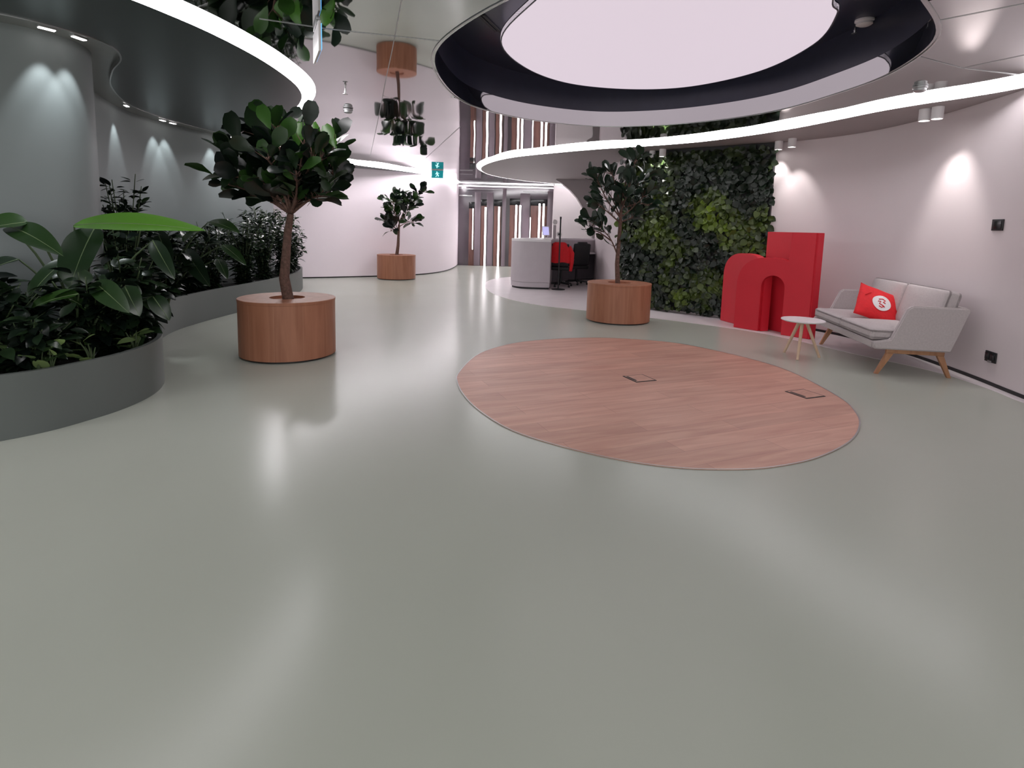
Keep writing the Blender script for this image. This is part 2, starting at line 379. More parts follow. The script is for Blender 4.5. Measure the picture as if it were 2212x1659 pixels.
def sprink(px, py, z0, drop, lab):
    p = at(px, py, z0-drop); p.z = z0; o = empty('sprinkler', p, lab, 'sprinkler', 'ceiling sprinklers')
    tube('pipe', [(0, 0, 0), (0, 0, -drop+.03)], .007, M['black' if drop > .1 else 'steel'], o)
    tube('head', [(0, 0, -drop+.03), (0, 0, -drop+.015), (0, 0, -drop)], [.012, .010, .006], M['steel'], o)
    lathe('deflector', [(.026, 0), (.026, -.003)], M['steel'], o, (0, 0, -drop), 16)
sprink(1955, 131, 3.30, .35, 'sprinkler on a thin pipe hanging in the right side of the recess')
sprink(746, 203, H, .06, 'small sprinkler head under the mirrored ceiling near the exit sign side')
sprink(1846, 72, 3.30, .05, 'tiny sprinkler head beside the right smoke detector')
# seams of the stretched panels
def seam(name, pts):
    P = [Vector(at(x, y, H)[:2]) for x, y in pts]; D = offset(P, .006); V = []; Fc = []
    for a, b in zip(P, D):
        z = H-.0015
        V += [(a[0], a[1], z), (b[0], b[1], z), (b[0], b[1], z-.002), (a[0], a[1], z-.002)]
    for i in range(len(P)-1):
        q = i*4
        for k in range(4): Fc.append((q+k, q+(k+1) % 4, q+4+(k+1) % 4, q+4+k))
    struct(mesh(name, V, Fc, M['metal']))
seam('trim_2', [(876, -40), (848, 108), (836, 163), (817, 260), (800, 338)])
seam('trim_3', [(560, 40), (708, 62), (952, 88)])
seam('trim_4', [(995, 274), (920, 342)])
seam('trim_5', [(2027, 44), (2300, -10)])
seam('trim_6', [(1985, 121), (2080, 147), (2300, 100)])
seam('trim_7', [(2085, 147), (2230, 165)])

# ------------------------------------------------------------------ walls
WLo = wallstrip('wall_left', WL, 0, 3.0, .15, M['wallL']); struct(WLo)
struct(wallstrip('wall_back', BW, .03, 3.0, .15, M['wallW']))
struct(wallstrip('baseboard_back', offset(BW, .02), 0, .03, .1, M['black']))
struct(wallstrip('wall_right', WR, .0, 3.0, -.15, M['wallR']))
i0 = max(i for i, p in enumerate(WR) if p[1] < 8.2)
struct(wallstrip('baseboard_right', offset(WR[:i0], .006), 0.002, .035, -.02, M['black']))
# wall fin whose edge sweeps over into the canopy
dy = 15.7
def at_y(px, py, yy):
    d = ray(px, py); t = yy/d.y; return EYE+d*t
fin = [at_y(*q, dy) for q in ((1284, 603), (1283, 560), (1281, 520), (1274, 487), (1260, 450), (1247, 428), (1232, 411), (1214, 396), (1202, 389), (1202, 375))]
prof = [(p.x, p.z) for p in fin]; prof[0] = (prof[0][0], 0); prof += [(3.0, 2.76), (3.0, 0)]
bm = bmesh.new(); a = [bm.verts.new((x, dy, z)) for x, z in prof]; b = [bm.verts.new((x, dy+.25, z)) for x, z in prof]
bm.faces.new(a); bm.faces.new(b[::-1])
for i in range(len(prof)): j = (i+1) % len(prof); bm.faces.new((a[i], a[j], b[j], b[i]))
struct(frombm('trim_8', bm, M['canR']))
xl = at_y(1195, 450, 18.2).x
struct(prism('wall_reception', V2((xl, 18.2), (4.5, 18.2), (4.5, 18.35), (xl, 18.35)), 0, 2.75, M['wallR']))
bpy.data.objects['wall_reception'].name = 'wall_back_right'
struct(prism('wall_far', V2((-3, 19.6), (xl+2, 19.6), (xl+2, 19.75), (-3, 19.75)), 0, 2.8, M['mauve']))
# ------------------------------------------------------------------ dropped canopies with a glowing edge
def canopy(name, lab, out, rest, mat, side, w=.14):
    o = empty(name, (out[len(out)//2][0], out[len(out)//2][1], CAN), lab, 'ceiling canopy')
    ins = offset(out, side*w)
    prism('panel', ins+rest, CAN, H-.004, mat, o, world=True)
    V = []; Fc = []
    for a, b in zip(out, ins):
        V += [(b[0], b[1], CAN-.001), (a[0], a[1], H-.012), (a[0], a[1], H-.002), (b[0], b[1], H-.003)]
    for i in range(len(out)-1):
        q = i*4
        for k in range(4): Fc.append((q+k, q+(k+1) % 4, q+4+(k+1) % 4, q+4+k))
    for mt, keep in (((M['led'], lambda y: y <= 9.5), (M['ledfar'], lambda y: y > 9.5)) if side > 0 else ((M['led'], lambda y: True),)):
        bm = bmesh.new(); vs = [bm.verts.new(v) for v in V]
        for f in Fc:
            if keep(sum(V[i][1] for i in f)/4): bm.faces.new([vs[i] for i in f])
        bmesh.ops.delete(bm, geom=[v for v in bm.verts if not v.link_faces], context='VERTS')
        l = frombm('led_strip', bm, mt, o, world=True); l['label'] = 'glowing white light strip along the edge'
    return o
canopy('ceiling_canopy', 'dark grey-green dropped canopy with white light edge over the plant bed', CLO,
       V2((-2.2, 18.6), (-2.3, 17.0), (-2.7, 15.6), (-4.3, 14.6), (-6.2, 14.2), (-7, 13.5), (-6.2, 12.6), (-5.3, 11.6), (-4.85, 10.7))+CLI[::-1], M['canL'], 1)
canopy('ceiling_canopy', 'light grey dropped canopy with white light edge over the right wall', CRO,
       V2((3.4, 17.7), (3.4, 11.2), (4.3, 9.6), (5.2, 8.5), (5.4, 6.5), (5.1, 4), (4.4, 2.0)), M['canR'], -1, .10)
wallstrip('edge_trim', CLI, CAN-.006, H-.004, .012, M['steel'], bpy.data.objects['ceiling_canopy'], world=True)

SW = [p for p in WL if 2.2 < p[1] < 10.3]; SI = [p for p in CLI if p[1] > 1.8]
sp = prism('slot_panel', SI+offset(SW, .05)[::-1], CAN+.036, CAN+.044, M['slot'], bpy.data.objects['ceiling_canopy'], world=True)
sp['label'] = 'light grey recessed strip between canopy and wall'
# ------------------------------------------------------------------ far corridor
pc = at_y(988, 400, 19.5); pd = at_y(1198, 402, 19.5)
t = empty('light_bar', (pc.x, 19.5, 2.72), 'long horizontal white light bar at the top of the far glass wall', 'light bar')
rbox('diffuser', (pd.x-pc.x+.3, .05, .022), M['barglow'], t, ((pc.x+pd.x)/2, 19.5, 2.70), bev=.005, world=True)
rbox('bracket', (pd.x-pc.x+.3, .04, .02), M['steel'], t, ((pc.x+pd.x)/2, 19.52, 2.735), bev=.002, world=True)
def fx(px): return at_y(px, 500, 19.4).x
for k, (a, b, z0, z1) in enumerate(((990, 1018, 2.36, 2.40), (990, 1090, 2.60, 2.615), (1128, 1195, 2.57, 2.585))):
    struct(rbox('trim_%d' % (9+k), (fx(b)-fx(a), .02, z1-z0), M['steel'], None, ((fx(a)+fx(b))/2, 19.58, (z0+z1)/2), bev=.002))
panels = [(1012, 1024, 2.15), (1038, 1050, 2.25), (1066, 1082, 2.25), (1100, 1121, 2.3), (1145, 1180, 2.3)]
labs = ['leftmost narrow', 'second from left', 'middle', 'fourth, wider', 'rightmost, widest']
for (a, b, z), lb in zip(panels, labs):
    xm = (fx(a)+fx(b))/2
    o = empty('wall_panel', (xm, 19.5, 0), 'dark brown upright panel on the far corridor wall, %s' % lb, 'wall panel', 'brown upright panels in the far corridor')
    rbox('board', (fx(b)-fx(a), .06, z), M['brown'], o, (0, .04, z/2+.001), bev=.004)
    rbox('head_cap', (fx(b)-fx(a)+.02, .07, .22), M['blackgloss'], o, (0, .035, z-.09), bev=.004)
for (a, b, z), lb in zip([(1024, 1037, 2.5), (1050, 1064, 2.5), (1084, 1092, 2.66), (1122, 1143, 2.5), (1181, 1194, 2.6)], ['first', 'second', 'third, thinnest and tallest', 'fourth, widest', 'last, next to the white wall']):
    xm = (fx(a)+fx(b))/2
    tag(rbox('pilaster', (fx(b)-fx(a), .08, z), M['mauvel'], None, (xm, 19.53, z/2+.001), bev=.006),
        'pale mauve upright between brown panels of the far wall, %s from the left' % lb if lb.split(',')[0] in ('first', 'second', 'fourth') else 'pale mauve upright of the far wall, %s' % lb, 'pilaster', 'pale uprights in the far corridor')
tubes = [(1021, 1.95, .55, 'farthest left and shortest'), (1048, 2.0, .0, 'left one reaching the floor'), (1077, 2.03, 0, 'right one reaching the floor'),
         (1114, 2.1, 0, 'left one above the desk end'), (1122.5, 2.1, 0, 'right one above the desk end'), (1145, 1.7, .0, 'thin and low above the desk middle'), (1164, 2.17, 0, 'left one of the pair by the tablet'), (1173, 2.17, 0, 'right one of the pair by the tablet')]
for px, z1, z0, lb in tubes:
    o = empty('light_tube', (fx(px), 19.42, z0), 'vertical white light tube in the far corridor, %s' % lb, 'tube light', 'vertical light tubes in the far corridor')
    r = .012 if px in (1145, 1021) else .027
    rbox('tube', (r*2, .03, z1-z0-.01), M['led2'], o, (0, 0, (z1-z0)/2+.005), bev=.008)
    rbox('housing', (r*2+.02, .03, z1-z0), M['steel'], o, (0, .032, (z1-z0)/2+.002), bev=.003)

wb = empty('light_bar', (xl+1, 18.1, 2.7), 'white light bar along the top of the white wall behind the desk', 'light bar')
rbox('diffuser', (2.0, .06, .03), M['reclow'], wb, (xl+1.02, 18.08, 2.715), bev=.005, world=True)
rbox('bracket', (2.0, .04, .02), M['steel'], wb, (xl+1.02, 18.08, 2.738), bev=.003, world=True)
# ------------------------------------------------------------------ wall lamps
def wall_lamp(px_, py_, lab, curve, tilt):
    p = at(px_, py_, CAN); o = empty('surface_spotlight', p, lab, 'spotlight', 'white tube spotlights under the right canopy')
    lathe('housing', [(.001, 0), (.054, 0), (.054, -.118), (.050, -.121), (.045, -.110)], M['white'], o, seg=28)
    lathe('lens', [(.045, -.111), (.045, -.108)], M['lampglow'], o, seg=20)
    best = min(curve, key=lambda c: (Vector(c)-Vector(p[:2])).length)
    d = (Vector(best)-Vector(p[:2])); 
    q = Vector((p.x+d.x*1.5, p.y+d.y*1.5, p.z-2.0))
    spot('spot_light', (p.x, p.y, p.z-.125), q, 17, math.radians(66), .8, o)
rl = [(1683, 305, 'left tube spotlight of the pair right of the green wall'), (1712, 299, 'right tube spotlight of the pair right of the green wall'),
      (1999, 236, 'left tube spotlight of the pair above the sofa'), (2027, 231, 'right tube spotlight of the pair above the sofa'),
      (1410, 326, 'left tube spotlight of the pair in front of the green wall'), (1432, 322, 'right tube spotlight of the pair in front of the green wall')]
for a in rl: wall_lamp(a[0], a[1], a[2], WR, .3)
sl = [(105, 'first lamp above the big left column'), (155, 'second lamp above the big left column'), (250, 'single lamp just right of the column'),
      (333, 'left lamp of the middle pair behind the tall plant'), (357, 'right lamp of the middle pair behind the tall plant'), (455, 'left lamp of the pair behind the front tree'), (480, 'right lamp of the pair behind the front tree'),
      (560, 'last lamp hidden toward the back wall')]
for px, lab in sl[:7]:
    q, n = on_curve(px, 350, WL); p = Vector((q.x, q.y, CAN+.022))+n*.15
    o = empty('slot_downlight', p, 'slim downlight in the ceiling slot, '+lab, 'downlight', 'slot downlights along the left wall')
    ang = math.atan2(n.y, n.x)
    rbox('body', (.05, .12, .02), M['metal'], o, (0, 0, .012), (0, 0, ang), bev=.003)
    rbox('lens', (.035, .10, .006), M['lampglow'], o, (0, 0, -.001), (0, 0, ang), bev=.001)
    spot('spot_light', (p.x, p.y, p.z-.01), (q.x-n.x*.12, q.y-n.y*.12, .9), 18, math.radians(56), .6, o, (.92, .98, 1))

# ------------------------------------------------------------------ signs
def exit_sign(p, rz, lab, w=.30, h=.19):
    o = empty('exit_sign', p, lab, 'exit sign', None, rz)
    rbox('panel', (w, .03, h), M['exit'], o, (0, 0, -h/2-.015), bev=.004)
    rbox('mount', (w*1.02, .04, .02), M['metal'], o, (0, 0, -.008), bev=.003)
    # running figure and arrow
    V = []; Fc = []; yy = -.019
    def poly(pts):
        b = len(V); V.extend([(x*w, yy, -h/2-.015+z*h) for x, z in pts]); V.extend([(x*w, yy+.003, -h/2-.015+z*h) for x, z in pts]); k = len(pts)
        Fc.append(tuple(range(b, b+k))); Fc.append(tuple(range(b+k, b+2*k))[::-1])
        for i in range(k): Fc.append((b+i, b+(i+1) % k, b+k+(i+1) % k, b+k+i))
    poly([(-.04+.05*math.cos(t*.785), .27+.08*math.sin(t*.785)) for t in range(8)])
    poly([(-.10, .15), (.03, .17), (.05, -.02), (-.04, -.05)])
    poly([(.03, -.02), (.13, -.12), (.10, -.32), (.06, -.30), (.07, -.14), (-.02, -.04)])
    poly([(-.03, -.04), (-.06, -.2), (-.17, -.3), (-.14, -.34), (-.02, -.23), (.03, -.06)])
    poly([(-.10, .15), (-.18, .02), (-.15, -.02), (-.06, .1)])
    poly([(.02, .16), (.13, .08), (.16, .12), (.04, .2)])
    mesh('pictogram', V, Fc, M['exitw'], o)
    return o
p = at(945, 367, H-.0); exit_sign(p, .05, 'teal green exit sign with running figure hanging near the back wall')
p = at(684, 52, H)
o = empty('hanging_sign', p, 'thin sign seen edge-on with blue glow, hanging left of the oval recess', 'sign', None, math.atan2(p.y, p.x)+.10)
rbox('panel', (.38, .018, .2), M['white'], o, (0, 0, -.13), bev=.003)
rbox('glow_face', (.36, .006, .17), M['blueglow'], o, (0, -.0125, -.13), bev=.001)
rbox('mount', (.2, .03, .03), M['metal'], o, (0, 0, -.014), bev=.003)
def plate(px, py, w, h, name, lab, cat_):
    q, n = on_curve(px, py, WR); o = empty(name, q, lab, cat_, None, math.atan2(n.y, n.x)+math.pi/2)
    rbox('plate', (w, .012, h), M['black'], o, (0, -.007, 0), bev=.003); return o
o = plate(2157, 486, .15, .105, 'wall_controller', 'black rectangular controller high on the right wall', 'wall controller')
rbox('display', (.12, .006, .075), M['blackgloss'], o, (0, -.016, 0), bev=.002)
o = plate(2142, 771, .15, .10, 'wall_socket', 'black socket plate low on the right wall beside the sofa', 'wall socket')
rbox('lower_notch', (.05, .012, .02), M['metal'], o, (.0, -.012, -.045), bev=.002)
rbox('flap', (.06, .008, .06), M['blackgloss'], o, (-.035, -.017, .005), bev=.002)
rbox('flap', (.06, .008, .06), M['blackgloss'], o, (.035, -.017, .005), bev=.002)

# ------------------------------------------------------------------ leaves
rnd = random.Random(7)
def leaf_into(V, Fc, T, base, d, nrm, L, Wd, tint, seg=5, droop=.3, shape='ovate', fold=.25, wav=0):
    d = Vector(d).normalized(); n = Vector(nrm); n = (n-d*n.dot(d))
    if n.length < 1e-3: n = d.orthogonal()
    n.normalize(); s = d.cross(n); b0 = len(V); p = Vector(base); dd = d.copy()
    for i in range(seg+1):
        t = i/seg
        if shape == 'ovate': w = math.sin(math.pi*min(1, t**.8*.97+.02))**.8
        elif shape == 'fig': w = (math.sin(math.pi*(t*.92+.0)**1.25)**.7)*(1-.18*math.exp(-((t-.32)/.12)**2))
        else: w = (t+.004)**.55*(1-t)**.75*1.72
        w *= Wd/2
        up = n*(fold*w)
        wv = wav*Wd*math.sin(t*9) if wav else 0
        V.append(p+s*w+up+n*wv); V.append(p.copy()); V.append(p-s*w+up-n*wv)
        dd = (dd-n*(droop/seg)).normalized(); n = (n-dd*n.dot(dd)).normalized()
        p = p+dd*(L/seg)
    for i in range(seg):
        q = b0+i*3
        Fc.append((q, q+1, q+4, q+3)); Fc.append((q+1, q+2, q+5, q+4)); T += [tint, tint]
def rdir(r, zlo=-.3, zhi=1):
    a = r.uniform(0, 2*math.pi); z = r.uniform(zlo, zhi); c = math.sqrt(max(0, 1-z*z)); return Vector((c*math.cos(a), c*math.sin(a), z))

# ------------------------------------------------------------------ wooden drum planters with fig trees
def planter(x, y, r, h, lab, hole=.17):
    o = empty('planter', (x, y, 0), lab, 'planter', 'round oak veneer planters')
    lathe('base_ring', [(0, .001), (r-.03, .001), (r-.03, .02), (0, .02)], M['black'], o, seg=64)
    lathe('drum', [(r-.04, .02), (r, .02), (r, h-.03), (r-.04, h-.03)], M['veneer'], o, seg=96)
    lathe('lid', [(hole, h-.029), (r+.002, h-.029), (r+.004, h-.004), (r, h), (hole, h), (hole, h-.029)], M['veneer'], o, seg=96)
    # joints of the veneer sheets
    V = []; Fc = []
    for k in range(11):
        a = 2*math.pi*k/11+.25; c, s = math.cos(a), math.sin(a); b = len(V)
        for dz in (.022, h-.032):
            for dt in (-.0015, .0015):
                for rr in (r-.002, r+.0006): V.append((rr*c-dt*s, rr*s+dt*c, dz))
        for f in ((0, 1, 3, 2), (4, 6, 7, 5), (0, 4, 5, 1), (2, 3, 7, 6), (1, 5, 7, 3), (0, 2, 6, 4)): Fc.append(tuple(b+i for i in f))
    mesh('joint_strips', V, Fc, M['joint'], o)
    lathe('soil', [(0, h-.09), (hole+.05, h-.09), (hole+.05, h-.06), (0, h-.05)], M['soil'], o, seg=24)
    return o
def tree(x, y, z0, trunk, branches, lab, leafL, nleaf, mat, seed, upb=.25, top_bright=0, tr=.05, lw=.6):
    r = random.Random(seed)
    o = empty('fig_tree', (x, y, z0), lab, 'tree', 'fiddle leaf fig trees in planters')
    B = Vector((x, y, z0))
    tube('trunk', [Vector(p)-B for p in trunk], [tr*(1-.45*i/(len(trunk)-1)) for i in range(len(trunk))], M['bark'], o, 10)
    Vb = []; Fb = []; Vl = []; Fl = []; T = []
    for br in branches:
        pts = cat([Vector(p) for p in br['p']], 4); R = br.get('r', .018); n = len(pts)
        tube_data(Vb, Fb, [p-B for p in pts], [R*(1-.7*i/(n-1)) for i in range(n)], 6)
        for k in range(br.get('n', nleaf)):
            u = 1-r.random()**1.6*br.get('span', .75); i = min(n-1, int(u*(n-1)))
            p = pts[i]; ax = (pts[i]-pts[max(0, i-1)]).normalized() if i else Vector((0, 0, 1))
            # twig
            dirn = (rdir(r, -.5, .9)+ax*.6+Vector((0, 0, upb))).normalized()
            tl = r.uniform(.02, br.get('tw', .16)); q = p+dirn*tl+Vector((0, 0, r.uniform(-.02, .02)))
            tube_data(Vb, Fb, [p-B, q-B], [.005, .003], 4, False)
            L = leafL*r.uniform(.7, 1.2); tint = r.random()**3*.4
            if top_bright and q.z > top_bright: tint = r.uniform(.5, 1)
            if q.z+dirn.z*L > H-.02: dirn.z = min(dirn.z, (H-.03-q.z)/L) if q.z < H-.03 else -.2
            leaf_into(Vl, Fl, T, q-B, dirn, Vector((0, -.35, .6))+rdir(r, -.6, .8)*1.1, L, L*lw, tint, 6, r.uniform(.1, .7), 'fig', .22, .03)
    mesh('branches', Vb, Fb, M['bark'], o, True)
    mesh('foliage', Vl, Fl, mat, o, True, T)
    return o
# tree 1, front left
c1 = (-2.28, 5.68)
planter(*c1, .463, .585, 'nearest wooden drum planter, left, holding the big fig tree')
def P1(px, py, dy=0): return at_y(px, py, c1[1]+dy)
b0 = Vector((c1[0]+.02, c1[1], .50))
tr1 = [b0, P1(614, 600), P1(617, 560), P1(622, 500), P1(628, 462)]
fork = tr1[-1]
def br1(targets, **k):
    out = []
    for (mx, my, ex, ey, d) in targets:
        out.append(dict(p=[fork, P1(mx, my, d*.4), P1(ex, ey, d)], **k))
    return out
BR = br1([(650, 420, 700, 330, .0), (640, 410, 660, 290, -.3), (660, 430, 705, 400, .25), (640, 400, 610, 300, .3), (610, 410, 560, 330, -.1),
          (590, 400, 520, 340, .2), (575, 400, 500, 380, -.2), (600, 390, 545, 270, .0), (620, 400, 590, 250, -.2), (640, 420, 640, 370, -.4), (610, 410, 540, 400, .35),
          (655, 400, 690, 300, .35), (600, 380, 575, 340, -.45), (570, 410, 485, 325, .1), (560, 420, 480, 395, .1), (680, 410, 728, 375, .1), (670, 430, 690, 425, -.1), (600, 430, 550, 425, .1), (620, 380, 560, 300, .3), (660, 380, 680, 340, -.3), (640, 380, 640, 300, .4)], n=17)
BR += [dict(p=[P1(625, 440), P1(610, 400), P1(550, 380, -.1)], n=8, r=.014), dict(p=[P1(690, 350), P1(715, 330), P1(722, 305)], n=4, r=.008, span=.2),
       dict(p=[P1(640, 440), P1(672, 430), P1(664, 445)], n=0, r=.006)]
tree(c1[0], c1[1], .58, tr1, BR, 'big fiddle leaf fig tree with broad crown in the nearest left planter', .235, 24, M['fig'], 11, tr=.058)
bpy.context.view_layer.update()
# a few hand placed bright and dark top leaves; bright tint paints LED backlight
def special_leaves(par, B, L, mat):
    V = []; Fc = []; T = []
    for (x0, y0, x1, y1, w, tint, dy) in L:
        a = at_y(x0, y0, dy); b = at_y(x1, y1, dy+.03); d = b-a
        leaf_into(V, Fc, T, a-B, d, Vector((rnd.uniform(-.3, .3), -1, .35)), d.length, w, tint, 7, .15, 'fig', .25, .02)
    o = mesh('foliage', V, Fc, mat, par, True, T); return o
ft = [o for o in bpy.data.objects if o.name == 'fig_tree'][0]
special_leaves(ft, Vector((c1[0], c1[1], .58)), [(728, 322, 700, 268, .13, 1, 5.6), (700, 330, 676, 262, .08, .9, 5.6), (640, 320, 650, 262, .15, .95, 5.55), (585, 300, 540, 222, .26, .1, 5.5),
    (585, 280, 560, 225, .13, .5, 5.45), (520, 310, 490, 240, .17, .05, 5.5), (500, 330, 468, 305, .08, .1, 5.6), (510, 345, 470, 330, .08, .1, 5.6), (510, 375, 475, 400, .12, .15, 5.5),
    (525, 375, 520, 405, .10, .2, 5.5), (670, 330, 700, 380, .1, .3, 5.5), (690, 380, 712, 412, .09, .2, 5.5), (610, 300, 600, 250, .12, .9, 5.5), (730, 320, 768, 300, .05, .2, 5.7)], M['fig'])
# tree 3, right
c3 = (1.60, 8.42)
planter(*c3, .47, .575, 'wooden drum planter standing in front of the green wall')
def P3(px, py, dy=0): return at_y(px, py, c3[1]+dy)
tr3 = [Vector((c3[0]-.02, c3[1], .49)), P3(1333, 570), P3(1336, 530), P3(1340, 480), P3(1342, 440)]
B3 = []
for s, m, e, d, n in (((1342, 440), (1350, 400), (1375, 345), .0, 12), ((1340, 470), (1310, 430), (1285, 375), .05, 13), ((1341, 450), (1330, 400), (1320, 372), -.1, 10), ((1342, 440), (1370, 410), (1400, 375), .1, 12),
                      ((1340, 470), (1365, 450), (1395, 420), -.1, 11), ((1338, 480), (1315, 460), (1290, 440), -.1, 10), ((1340, 460), (1352, 430), (1360, 400), -.25, 12), ((1342, 450), (1380, 440), (1410, 445), .2, 8),
                      ((1333, 548), (1318, 515), (1296, 490), -.05, 14), ((1340, 470), (1320, 425), (1300, 405), .2, 9), ((1340, 480), (1365, 470), (1385, 460), .15, 9), ((1296, 492), (1285, 480), (1275, 500), -.05, 7), ((1320, 520), (1290, 500), (1265, 500), 0, 3)):
    B3.append(dict(p=[P3(*s), P3(*m, d*.5), P3(*e, d)], n=int(n*1.6), r=.013, tw=.13))
tree(c3[0], c3[1], .57, tr3, B3, 'slim fiddle leaf fig tree with a low side branch by the green wall', .195, 12, M['figgrey'], 5, tr=.038, lw=.55)
# tree 2, far
c2 = (-2.90, 14.05)
planter(*c2, .47, .60, 'farthest wooden drum planter standing before the white curved wall')
def P2(px, py, dy=0): return at_y(px, py, c2[1]+dy)
tr2 = [Vector((c2[0], c2[1], .52)), P2(860, 530), P2(861, 505), P2(862, 485)]
B2 = []
for s, m, e, d, n in (((861, 500), (850, 470), (840, 430), 0, 15), ((862, 485), (862, 450), (862, 425), .1, 16), ((862, 485), (880, 455), (890, 435), -.1, 15), ((861, 500), (845, 485), (828, 478), 0, 9),
                      ((862, 490), (880, 480), (893, 482), .1, 8), ((862, 480), (850, 450), (850, 435), -.3, 12), ((862, 480), (875, 450), (878, 440), .3, 12), ((885, 450), (900, 425), (908, 415), 0, 6), ((861, 500), (850, 495), (843, 500), 0, 4)):
    B2.append(dict(p=[P2(*s), P2(*m, d*.5), P2(*e, d)], n=int(n*2.2), r=.012, tw=.12))
tree(c2[0], c2[1], .59, tr2, B2, 'small fiddle leaf fig tree in front of the white curved wall', .235, 12, M['fig'], 3, tr=.045, lw=.55)

# ------------------------------------------------------------------ plant bed on the left
bed = empty('planter_bed', (-3.4, 5.5, 0), 'long winding grey planter bed along the left wall', 'planter bed')
wallstrip('side_wall', BEDF, 0, .40, .035, M['bed'], bed, world=True)
soilP = offset(BEDF, .03)[4:]+[p for p in WL[::-1] if p[1] > 2.9]
prism('soil', soilP, .30, .34, M['soil'], bed, world=True)

NWL = norms(WL); NBF = norms(BEDF)
def side_of(C, N, x, y):
    i = min(range(len(C)), key=lambda k: (C[k][0]-x)**2+(C[k][1]-y)**2)
    return (x-C[i][0])*N[i][0]+(y-C[i][1])*N[i][1]
def shrub(x, y, lab, h, spread, stems, nl, L, w, mat, seed, droop=.4, shape='ovate', z0=.33, tintp=2, grp='leafy plants in the grey bed', cat_='plant', lean=(0, 0), zlo=-.3):
    L *= 1.0
    r = random.Random(seed); o = empty('potted_plant' if False else 'leafy_shrub', (x, y, z0), lab, cat_, grp)
    Vb = []; Fb = []; Vl = []; Fl = []; T = []
    for s in range(stems):
        a = r.uniform(0, 2*math.pi); sp = spread*math.sqrt(r.random())
        e = Vector((math.cos(a)*sp+lean[0], math.sin(a)*sp+lean[1], h*r.uniform(.55, 1)))
        pts = cat([Vector((e.x*.12, e.y*.12, 0)), Vector((e.x*.45, e.y*.45, e.z*.55)), e], 5)
        tube_data(Vb, Fb, pts, [.009*(1-.6*i/(len(pts)-1)) for i in range(len(pts))], 5)
        for k in range(nl):
            u = r.uniform(.04, 1); i = int(u*(len(pts)-1)); p = pts[i]
            d = (rdir(r, zlo, .8)+Vector((e.x, e.y, 0))*.5).normalized()
            q = p+d*r.uniform(.01, .06)
            LL = L*r.uniform(.6, 1.15)
            wx, wy = x+q.x+d.x*LL, y+q.y+d.y*LL
            if side_of(WL, NWL, wx, wy) > -.03 or side_of(WL, NWL, x+q.x, y+q.y) > -.03: continue
            if z0+q.z < .46 and side_of(BEDF, NBF, wx, wy) < .06: continue
            leaf_into(Vl, Fl, T, q, d, Vector((0, 0, 1))+rdir(r, 0, .5)*.6, LL, LL*w, r.random()**tintp, 5, r.uniform(.5, 1.5)*droop, shape, .2)
    mesh('stems', Vb, Fb, M['stem'], o, True); mesh('foliage', Vl, Fl, M[mat], o, True, T)
    return o
def Bd(px, py, z=.34): return at(px, py, z)
# banana-like big leaf plant at the front
def big_plant(x, y, lab, leaves, mat='bigleaf', name='broad_leaf_plant', cat_='plant'):
    o = empty(name, (x, y, .33), lab, cat_, 'leafy plants in the grey bed'); B = Vector((x, y, .33))
    Vb = []; Fb = []; Vl = []; Fl = []; T = []; MID = []
    for (x0, y0, x1, y1, dep, w, tint, droop, nx, ny, nz) in leaves:
        a = at_y(x0, y0, dep[0]); b = at_y(x1, y1, dep[1]); d = b-a
        pts = cat([Vector((0, 0, 0)), (a-B)*.55+Vector((0, 0, .15*(a-B).z)), a-B], 5)
        tube_data(Vb, Fb, pts, [.012*(1-.5*i/(len(pts)-1)) for i in range(len(pts))], 6)
        # the spine continues as the midrib
        n = Vector((nx, ny, nz)); dd = d.normalized(); n = (n-dd*n.dot(dd)).normalized()
        leaf_into(Vl, Fl, T, a-B-n*0, (dd+n*droop*.45), n, d.length*1.03, w*1.12, tint if tint > .6 else tint*.5, 16, droop, 'long', .32, .022)
        MID.append((len(Vl)-17*3))
    Vm = []; Fm = []
    for q in MID: tube_data(Vm, Fm, [Vl[q+1+3*i] for i in range(17)], [.0055*(1-i/20) for i in range(17)], 5)
    mesh('stems', Vb, Fb, M['stem'], o, True); fo = mesh('foliage', Vl, Fl, M[mat], o, True, T)
    mesh('midribs', Vm, Fm, M['rib'], fo, True)
big_plant(-3.35, 4.35, 'plant with huge paddle leaves arching over the front of the bed', [
    (160, 487, 432, 492, (4.25, 4.0), .20, .95, .35, 0, -.75, .6),
    (205, 492, 150, 618, (4.3, 4.0), .34, .16, .3, .1, -1, .3),
    (60, 480, -60, 500, (4.1, 3.9), .28, .45, .3, 0, -.6, .8),
    (20, 490, 130, 545, (4.1, 3.9), .22, .30, .6, 0, -.6, .8),
    (150, 560, 60, 640, (4.2, 3.85), .18, .2, .5, 0, -.6, .8),
    (330, 520, 375, 600, (4.6, 4.4), .16, .12, .3, .2, -.9, .5),
    (40, 560, -40, 590, (4.2, 4.0), .2, .1, .3, 0, -.4, .8)])
big_plant(-3.1, 3.95, 'lower plant with pale-veined broad leaves near the bed front', [
    (170, 635, 62, 665, (3.85, 3.7), .17, .55, .5, 0, -.5, .9), (205, 610, 275, 672, (4.0, 3.8), .2, .3, .4, .2, -.8, .6),
    (270, 620, 300, 680, (4.05, 3.9), .18, .22, .4, .3, -.8, .5), (40, 640, 20, 690, (3.8, 3.6), .15, .3, .4, -.2, -.8, .5),
    (190, 670, 140, 640, (3.9, 3.8), .12, .4, .4, 0, -.5, .8), (330, 640, 365, 690, (4.3, 4.2), .16, .15, .4, .4, -.8, .4)], 'bigleaf')
